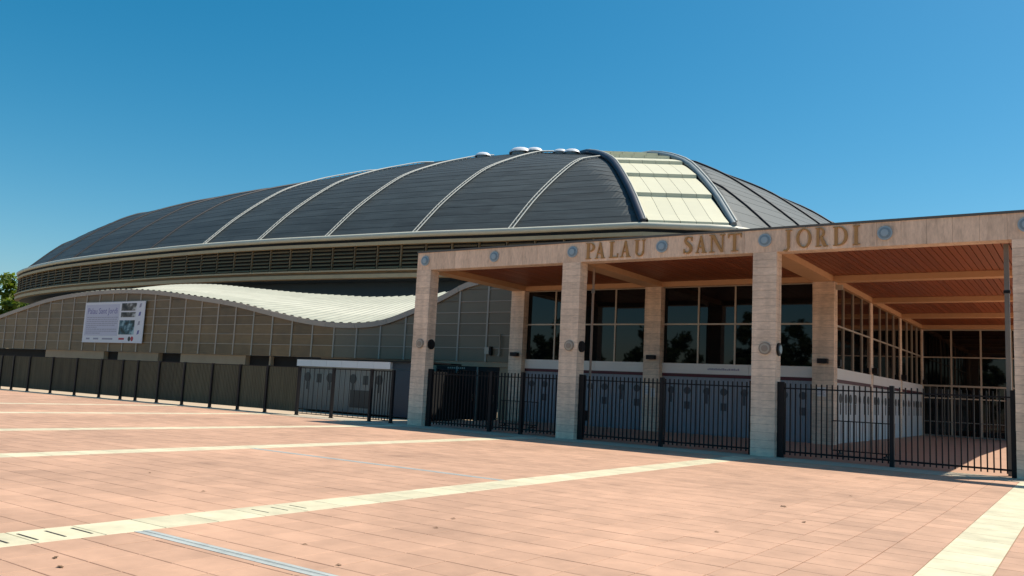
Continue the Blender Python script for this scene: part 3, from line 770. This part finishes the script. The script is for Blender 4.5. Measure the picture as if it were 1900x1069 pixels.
def courses(t, pt, dmaxf, u0, u1, ncol, step, nsplit, lift=.022):
    """overlapping roofing courses: pt(u, d) -> point; every course is cut in a few sheets"""
    d = 0.0
    while d < 55:
        d1 = d+step*(1 if d < 26 else 3)
        cuts = [0]+sorted(rq.randint(1, ncol-1) for _ in range(nsplit))+[ncol]
        for c0, c1 in zip(cuts, cuts[1:]):
            vs = []; okc = False
            for k in range(c0, c1+1):
                u = u0+(u1-u0)*k/ncol; dm = dmaxf(u)
                if d < dm: okc = True
                e0, e1 = min(d, dm), min(d1+.06, dm)
                p = pt(u, e0); q = pt(u, e1)
                vs += [(p[0], p[1], p[2]-.02), (p[0], p[1], p[2]+lift), q]
            if okc and c1 > c0:
                n = c1-c0
                t.add(vs, [f for k in range(n) for f in ((3*k, 3*k+3, 3*k+4, 3*k+1), (3*k+1, 3*k+4, 3*k+5, 3*k+2))])
        d = d1
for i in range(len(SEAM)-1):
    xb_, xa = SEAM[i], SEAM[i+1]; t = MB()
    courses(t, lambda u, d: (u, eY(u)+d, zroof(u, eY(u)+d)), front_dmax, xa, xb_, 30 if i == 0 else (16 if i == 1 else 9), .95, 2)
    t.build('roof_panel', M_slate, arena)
RY = [57.6, 63.5, 70.5, 78.5, 87.5, 97, 107, 118, 129, 140, 149]
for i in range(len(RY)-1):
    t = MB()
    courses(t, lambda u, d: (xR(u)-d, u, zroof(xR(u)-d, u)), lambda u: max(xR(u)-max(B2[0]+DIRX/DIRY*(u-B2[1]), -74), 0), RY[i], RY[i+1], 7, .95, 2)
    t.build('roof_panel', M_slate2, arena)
    if i:
        Y = RY[i]; xm = max(B2[0]+DIRX/DIRY*(Y-B2[1]), -74); pts = []
        for d in DS:
            if d < xR(Y)-xm: X = xR(Y)-d; pts.append((X, Y, zroof(X, Y)+.10))
        t = MB(); t.tube(pts, .11, 5); t.build('roof_seam', M_seam, arena)
# left and back slopes, simple
t = MB(); vs = []; nn = 24
for k in range(nn+1):
    Y = 55.5+(148-55.5)*k/nn
    for d in DS: X = xL(Y)+min(d, 50); vs.append((X, Y, zroof(X, Y)-.05))
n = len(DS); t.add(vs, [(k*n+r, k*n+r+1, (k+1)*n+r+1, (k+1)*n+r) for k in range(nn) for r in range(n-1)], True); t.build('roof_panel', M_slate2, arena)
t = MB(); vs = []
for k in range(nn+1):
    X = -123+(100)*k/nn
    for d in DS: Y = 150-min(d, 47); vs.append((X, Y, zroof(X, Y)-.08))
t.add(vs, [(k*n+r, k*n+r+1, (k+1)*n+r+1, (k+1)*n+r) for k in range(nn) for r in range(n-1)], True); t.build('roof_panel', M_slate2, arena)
# cream corner strip: overlapping rows of sheets between the two big ribs
wv = Vector((B2[0]-B1[0], B2[1]-B1[1], 0))
def strip_pt(s, u, lift=0):
    X = B1[0]+wv.x*u+DIRX*s; Y = B1[1]+wv.y*u+DIRY*s
    return (X, Y, zroof(X, Y)+lift)
rows = [-.1, 3.9, 7.9, 12.0, 16.2, 20.4, 24.8, 29.4, 34.2, 40, 48]
for r in range(len(rows)-1):
    s0, s1 = rows[r], rows[r+1]+.25
    for k in range(5):
        u0, u1 = .055+.178*k+.002, .055+.178*(k+1)-.002; t = MB(); n = 4; vs = []
        for q in range(n+1):
            s = s0+(s1-s0)*q/n; lift = .38-.30*(q/n)
            if q == 0: lift = .40
            vs += [strip_pt(s, u0, lift), strip_pt(s, u1, lift)]
        f = [(2*q, 2*q+1, 2*q+3, 2*q+2) for q in range(n)]
        lo = [strip_pt(s0, u0, .02), strip_pt(s0, u1, .02)]; vs += lo; f.append((2*n+2, 2*n+3, 1, 0))
        t.add(vs, f); t.build('cladding_sheet', M_sheet, arena)
# the base under the strip
t = MB(); vs = []
for q in range(25):
    s = 50*q/24; vs += [strip_pt(s, 0, -.02), strip_pt(s, 1, -.02)]
t.add(vs, [(2*q, 2*q+1, 2*q+3, 2*q+2) for q in range(24)]); t.build('strip_base', M_seam, arena)
SS = [0, 1, 2, 3.2, 5, 7, 9, 11, 13, 15.5, 18, 21, 25, 30, 36, 44]
t = MB(); t.tube([strip_pt(s, 0, .28) for s in SS], .27, 10); t.build('hip_rib', M_ribblue, arena)
t = MB(); t.tube([strip_pt(s, .035, .50) for s in SS], .08, 6); t.build('hip_rail', M_pipe, arena)
t = MB(); t.tube([strip_pt(s, 1, .28) for s in SS], .24, 10); o = t.build('hip_rib', M_ribgrey, arena)
t = MB(); t.tube([strip_pt(s, 1.03, .54) for s in SS], .09, 6); t.build('hip_rail', M_white, arena)
# left hip rib
def lpt(s): X = -123.6-DIRX*s; Y = 55.5+DIRY*s; return (X, Y, zroof(X, Y)+.15)
t = MB(); t.tube([lpt(s) for s in SS], .28, 8); t.build('hip_rib', M_ribblue, arena)
# rungs walkway ribs
for i in range(1, len(SEAM)-1):
    X = SEAM[i]; dm = min(front_dmax(X), 24)
    pts = [(X, eY(X)+d, zroof(X, eY(X)+d)) for d in [k*.7 for k in range(int(dm/.7)+1)]]
    if i <= 5:
        t = MB()
        for sx in (-.2, .2): t.tube([(p[0]+sx, p[1], p[2]+.2) for p in pts], .06, 5)
        w_ = t.build('walkway_rib', M_white, arena)
        t = MB()
        for p, q in zip(pts, pts[1:]):
            for f in (.25, .75):
                c = [p[j]+(q[j]-p[j])*f for j in range(3)]; t.box(c[0]-.2, c[0]+.2, c[1]-.035, c[1]+.035, c[2]+.17, c[2]+.22)
                if f < .5: t.box(c[0]-.03, c[0]+.03, c[1]-.03, c[1]+.03, c[2]-.1, c[2]+.17)
        w2 = t.build('rungs', M_white, w_); w2['kind'] = 'stuff'
    else:
        t = MB(); t.tube([(p[0], p[1], p[2]+.06) for p in pts], .13, 5); t.build('roof_seam', M_seam, arena)
# small white rooflights on the crest
for (X, Y, s) in ((-54.2, 70.5, .75), (-49.6, 71.0, 1.0), (-48.2, 71.6, .8), (-45.2, 72.0, .65), (-43.9, 72.2, .75)):
    z = zroof(X, Y); t = MB(); nA = 12
    vs = [(X+s*1.3*math.cos(2*math.pi*a/nA)*math.cos(R(e)), Y+s*math.sin(2*math.pi*a/nA)*math.cos(R(e)), z+.05+s*.62*math.sin(R(e))) for e in (0, 25, 50, 75) for a in range(nA)]
    fs = [(r*nA+a, r*nA+(a+1) % nA, (r+1)*nA+(a+1) % nA, (r+1)*nA+a) for r in range(3) for a in range(nA)]+[tuple(36+a for a in range(nA))]
    t.add(vs, fs, True); o = t.build('rooflight', M_fascia, arena)
    t = MB(); t.tube([(X, Y, z-.3), (X, Y, z+.08)], s*.9, 10); t.build('curb', M_ribgrey, o)
# facade box: sweep strips along the plan path
path = [(x, eY(x)) for x in [-125.0, -124.3, -123.6, -121, -118.5]+[-116+2.4*k for k in range(37)]+[-27.2, -26.64]]
path += [(-25.4, 54.95), (-24.2, 55.7), (-22.6, 56.6), (-21.3, 57.5), (-20.6, 58.6)]
path += [(xR(Y), Y) for Y in range(60, 148, 4)]
lp = [(xL(Y), Y) for Y in range(147, 58, -8)]
path = lp+path
def offs(pth, o):
    out = []
    for i, p in enumerate(pth):
        a = pth[max(i-1, 0)]; c = pth[min(i+1, len(pth)-1)]; dx, dy = c[0]-a[0], c[1]-a[1]; l = math.hypot(dx, dy)
        out.append((p[0]+dy/l*o, p[1]-dx/l*o))
    return out
def sweep_strip(name, M, prof, seg=None):
    """prof: closed list of (outward, z)"""
    t = MB(); n = len(prof); ofs = [offs(path, o) for o, z in prof]
    vs = [(ofs[j][i][0], ofs[j][i][1], prof[j][1]) for i in range(len(path)) for j in range(n)]
    t.add(vs, [(i*n+j, i*n+(j+1) % n, (i+1)*n+(j+1) % n, (i+1)*n+j) for i in range(len(path)-1) for j in range(n)])
    return t.build(name, M, arena)
t = MB(); t.tube([(p[0], p[1], 13.98) for p in offs(path, .12)], .24, 10); t.build('eave_gutter', M_pipe, arena)
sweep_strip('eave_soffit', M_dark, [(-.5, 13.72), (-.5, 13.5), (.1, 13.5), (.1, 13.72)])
sweep_strip('upper_cornice', M_tan, [(-.3, 13.49), (-.3, 13.2), (.16, 13.2), (.16, 13.49)])
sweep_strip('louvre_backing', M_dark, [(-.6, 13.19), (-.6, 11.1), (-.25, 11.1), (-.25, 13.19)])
sweep_strip('lower_cornice', M_tan, [(-.5, 11.09), (-.5, 10.95), (.34, 10.95), (.34, 11.09)])
sweep_strip('cornice_gap', M_slatb, [(-.5, 10.94), (-.5, 10.72), (.1, 10.72), (.1, 10.94)])
sweep_strip('lower_cornice', M_tan, [(-.5, 10.71), (-.5, 10.38), (.22, 10.38), (.22, 10.71)])
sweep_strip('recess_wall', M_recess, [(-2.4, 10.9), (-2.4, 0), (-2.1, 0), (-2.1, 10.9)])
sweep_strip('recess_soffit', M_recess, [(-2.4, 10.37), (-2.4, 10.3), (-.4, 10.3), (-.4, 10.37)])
# louvre units with slats
L_ = 2.4; x = -124.0; k = 0
while x < -28:
    xa, xb_ = x+.16, x+L_-.16; ya, yb_ = eY(xa), eY(xb_); ang = math.atan2(yb_-ya, xb_-xa); ln = math.hypot(xb_-xa, yb_-ya)
    key = 'slat%d' % round(ln*20)
    if key not in pm:
        t = MB(); t.add([(-ln/2, -.06, 0), (ln/2, -.06, 0), (ln/2, .08, .14), (-ln/2, .08, .14), (-ln/2, -.06, .04), (ln/2, -.06, .04), (ln/2, .08, .18), (-ln/2, .08, .18)],
                        [(3, 2, 1, 0), (4, 5, 6, 7), (0, 1, 5, 4), (1, 2, 6, 5), (2, 3, 7, 6), (3, 0, 4, 7)]); pm[key] = t.mesh('louvre_slat', M_slatb)
    for r in range(6):
        inst('louvre_slat', pm[key], ((xa+xb_)/2, (ya+yb_)/2+.06, 11.22+.325*r), arena, rotz=ang)
    t = MB(); t.box(x-.05, x+.05, eY(x)+.02, eY(x)+.2, 11.1, 13.19); t.build('louvre_post', M_slatb, arena)
    x += L_

# ------------------------------------------------------------------ trees
def make_crown(seed, rx, ry, rz, nclump, nleaf, leaf, M, cone=False):
    rnd = random.Random(seed); t = MB(); cl = []
    for k in range(nclump):
        while True:
            p = Vector((rnd.uniform(-1, 1), rnd.uniform(-1, 1), rnd.uniform(-1, 1)))
            if .35 < p.length < 1: break
        if cone:
            tz = (p.z+1)/2; f = (1-tz)**.8+.08; p.x *= f; p.y *= f
        cl.append((Vector((p.x*rx, p.y*ry, p.z*rz)), rnd.uniform(.16, .32)*min(rx, rz)))
    for c, r in cl:
        for q in range(nleaf):
            d = Vector((rnd.gauss(0, 1), rnd.gauss(0, 1), rnd.gauss(0, .8))).normalized()*r*rnd.uniform(.55, 1.05)
            o = c+d; a = Vector((rnd.gauss(0, 1), rnd.gauss(0, 1), rnd.gauss(0, .6))).normalized(); b_ = a.cross(d).normalized() if a.cross(d).length > .01 else Vector((1, 0, 0))
            s = leaf*rnd.uniform(.6, 1.3)
            t.add([o-a*s, o+b_*s*.6, o+a*s, o-b_*s*.6], [(0, 1, 2, 3)])
    return t.mesh('crown', M)
def make_trunk(h, r, seed):
    rnd = random.Random(seed); t = MB()
    t.tube([(0, 0, -.3), (.05*h*rnd.uniform(-1, 1)*.5, .02*h, h*.5), (.04*h*rnd.uniform(-1, 1), .03*h, h)], [r, r*.75, r*.45], 8)
    for k in range(5):
        a = rnd.uniform(0, 6.28); z = h*rnd.uniform(.55, .9)
        t.tube([(0, .02*h, z), (math.cos(a)*h*.18, math.sin(a)*h*.18, z+h*.22), (math.cos(a)*h*.3, math.sin(a)*h*.3, z+h*.36)], [r*.4, r*.25, r*.1], 5)
    return t.mesh('trunk', M_trunk)
cr_b = make_crown(1, 6, 6, 4.6, 46, 110, .42, M_leaf); cr_d = make_crown(2, 4.2, 4.2, 5.2, 40, 80, .4, M_leafd); cr_c = make_crown(3, 2.6, 2.6, 7, 46, 70, .34, M_leafd, True)
tr_b = make_trunk(7, .42, 4); tr_d = make_trunk(6, .3, 5)
def tree(name, label, x, y, z, crown, trunk, hz, s, group, rz):
    g = thing(name, label, 'tree', (x, y, z), group)
    o = inst('trunk', trunk, (x, y, z), g); o.scale = (s, s, s)
    o = inst('crown', crown, (x, y, z+hz*s), g, rz); o.scale = (s, s, s)
    return g
t = MB(); NX, NY = 24, 14; vs = []
for i in range(NX+1):
    for j in range(NY+1):
        X = -420+300*i/NX; Y = 60+240*j/NY
        e = max(0, min(1, (-150-X)/60))*max(0, min(1, (Y-62)/25)); vs.append((X, Y, -.1+13*e*e*(3-2*e)+random.uniform(-.4, .4)*e))
t.add(vs, [(i*(NY+1)+j, (i+1)*(NY+1)+j, (i+1)*(NY+1)+j+1, i*(NY+1)+j+1) for i in range(NX) for j in range(NY)], True)
t.build('hill', M_earth, None, 'structure')
LT = [(-150, 74, .3, 1.15, 'bright green leafy tree nearest the left end of the domed roof'), (-166, 78, 2.2, 1.25, 'bright green leafy tree at the left picture edge, above the annex'), (-160, 86, 5, 1.1, 'green tree crown half hidden between two others beyond the arena'),
      (-181, 92, 6.5, 1.15, 'green tree farthest left on the wooded rise beyond the arena'), (-175, 70, 1.0, .9, 'low green tree at the foot of the rise, by the left edge')]
for k, (x, y, z, s, lb) in enumerate(LT): tree('leafy_tree', lb, x, y, z, cr_b, tr_b, 8.6, s, 'trees beyond the arena', k*1.3)
BT = [(-92, -34), (-84, -30), (-76, -37), (-69, -31), (-61, -35), (-55, -30), (-48, -36), (-41, -31), (-34, -35), (-27, -30), (-20, -36), (-12, -31), (-4, -34), (5, -30), (14, -35)]
for k, (x, y) in enumerate(BT):
    if k % 3 == 2: tree('cypress_tree', 'tall dark cypress seen only as a reflection in the foyer glass', x, y, 0, cr_c, tr_d, 8.2, random.uniform(.85, 1.1), 'trees across the plaza', k)
    else: tree('dark_tree', 'dark rounded tree seen only as a reflection in the foyer glass', x, y, 0, cr_d, tr_d, 7.2, random.uniform(.7, 1.0), 'trees across the plaza', k)

# ------------------------------------------------------------------ litter on the paving
t = MB(); t.add([(-.06, 0, .004), (0, -.03, .02), (.07, .01, .006), (.01, .03, .014)], [(0, 1, 3), (1, 2, 3)]); t.add([(-.07, 0, 0), (.08, .02, 0), (.0, .05, .0)], [(0, 1, 2)]); lf = t.mesh('dry_leaf', M_twig)
LP = [(-4.1, 13.7, 1.5, 'dry brown leaf lying alone on the plaza before the JORDI bay'), (-3.9, 10.3, .9, 'small dry leaf about halfway to the cream band at the right'), (-3.35, 12.2, 1.1, 'curled dry leaf nearest the cream band at the right'),
      (-3.7, 16.5, .9, 'dry leaf farthest off, close to the shade of the portico'), (-6.6, 8.4, .8, 'dry leaf in the middle of the foreground paving, upper of a pair'), (-6.3, 7.7, .8, 'dry leaf in the middle of the foreground paving, lower of a pair'),
      (-7.4, 3.9, 1.0, 'dark leaf just below the slotted cream band in the left corner'), (-7.05, 3.75, 1.0, 'dark leaf at the left corner, nearest the bottom edge'), (-6.5, 5.9, .7, 'tiny leaf beside the near drain strip'),
      (-5.6, 5.5, .7, 'tiny leaf below the right end of the near drain strip'), (-10.3, 7.4, .8, 'small leaf beyond the slotted cream band at the left'), (-12.6, 8.0, .8, 'small leaf between two cream bands at the left edge')]
for k, (x, y, s, lb) in enumerate(LP):
    o = inst('dry_leaf', lf, (x, y, .003), None, rotz=random.uniform(0, 6)); o.scale = (s*.7, s*.7, s*.7)
    tag(o, lb, 'leaf', 'dry leaves on the paving')
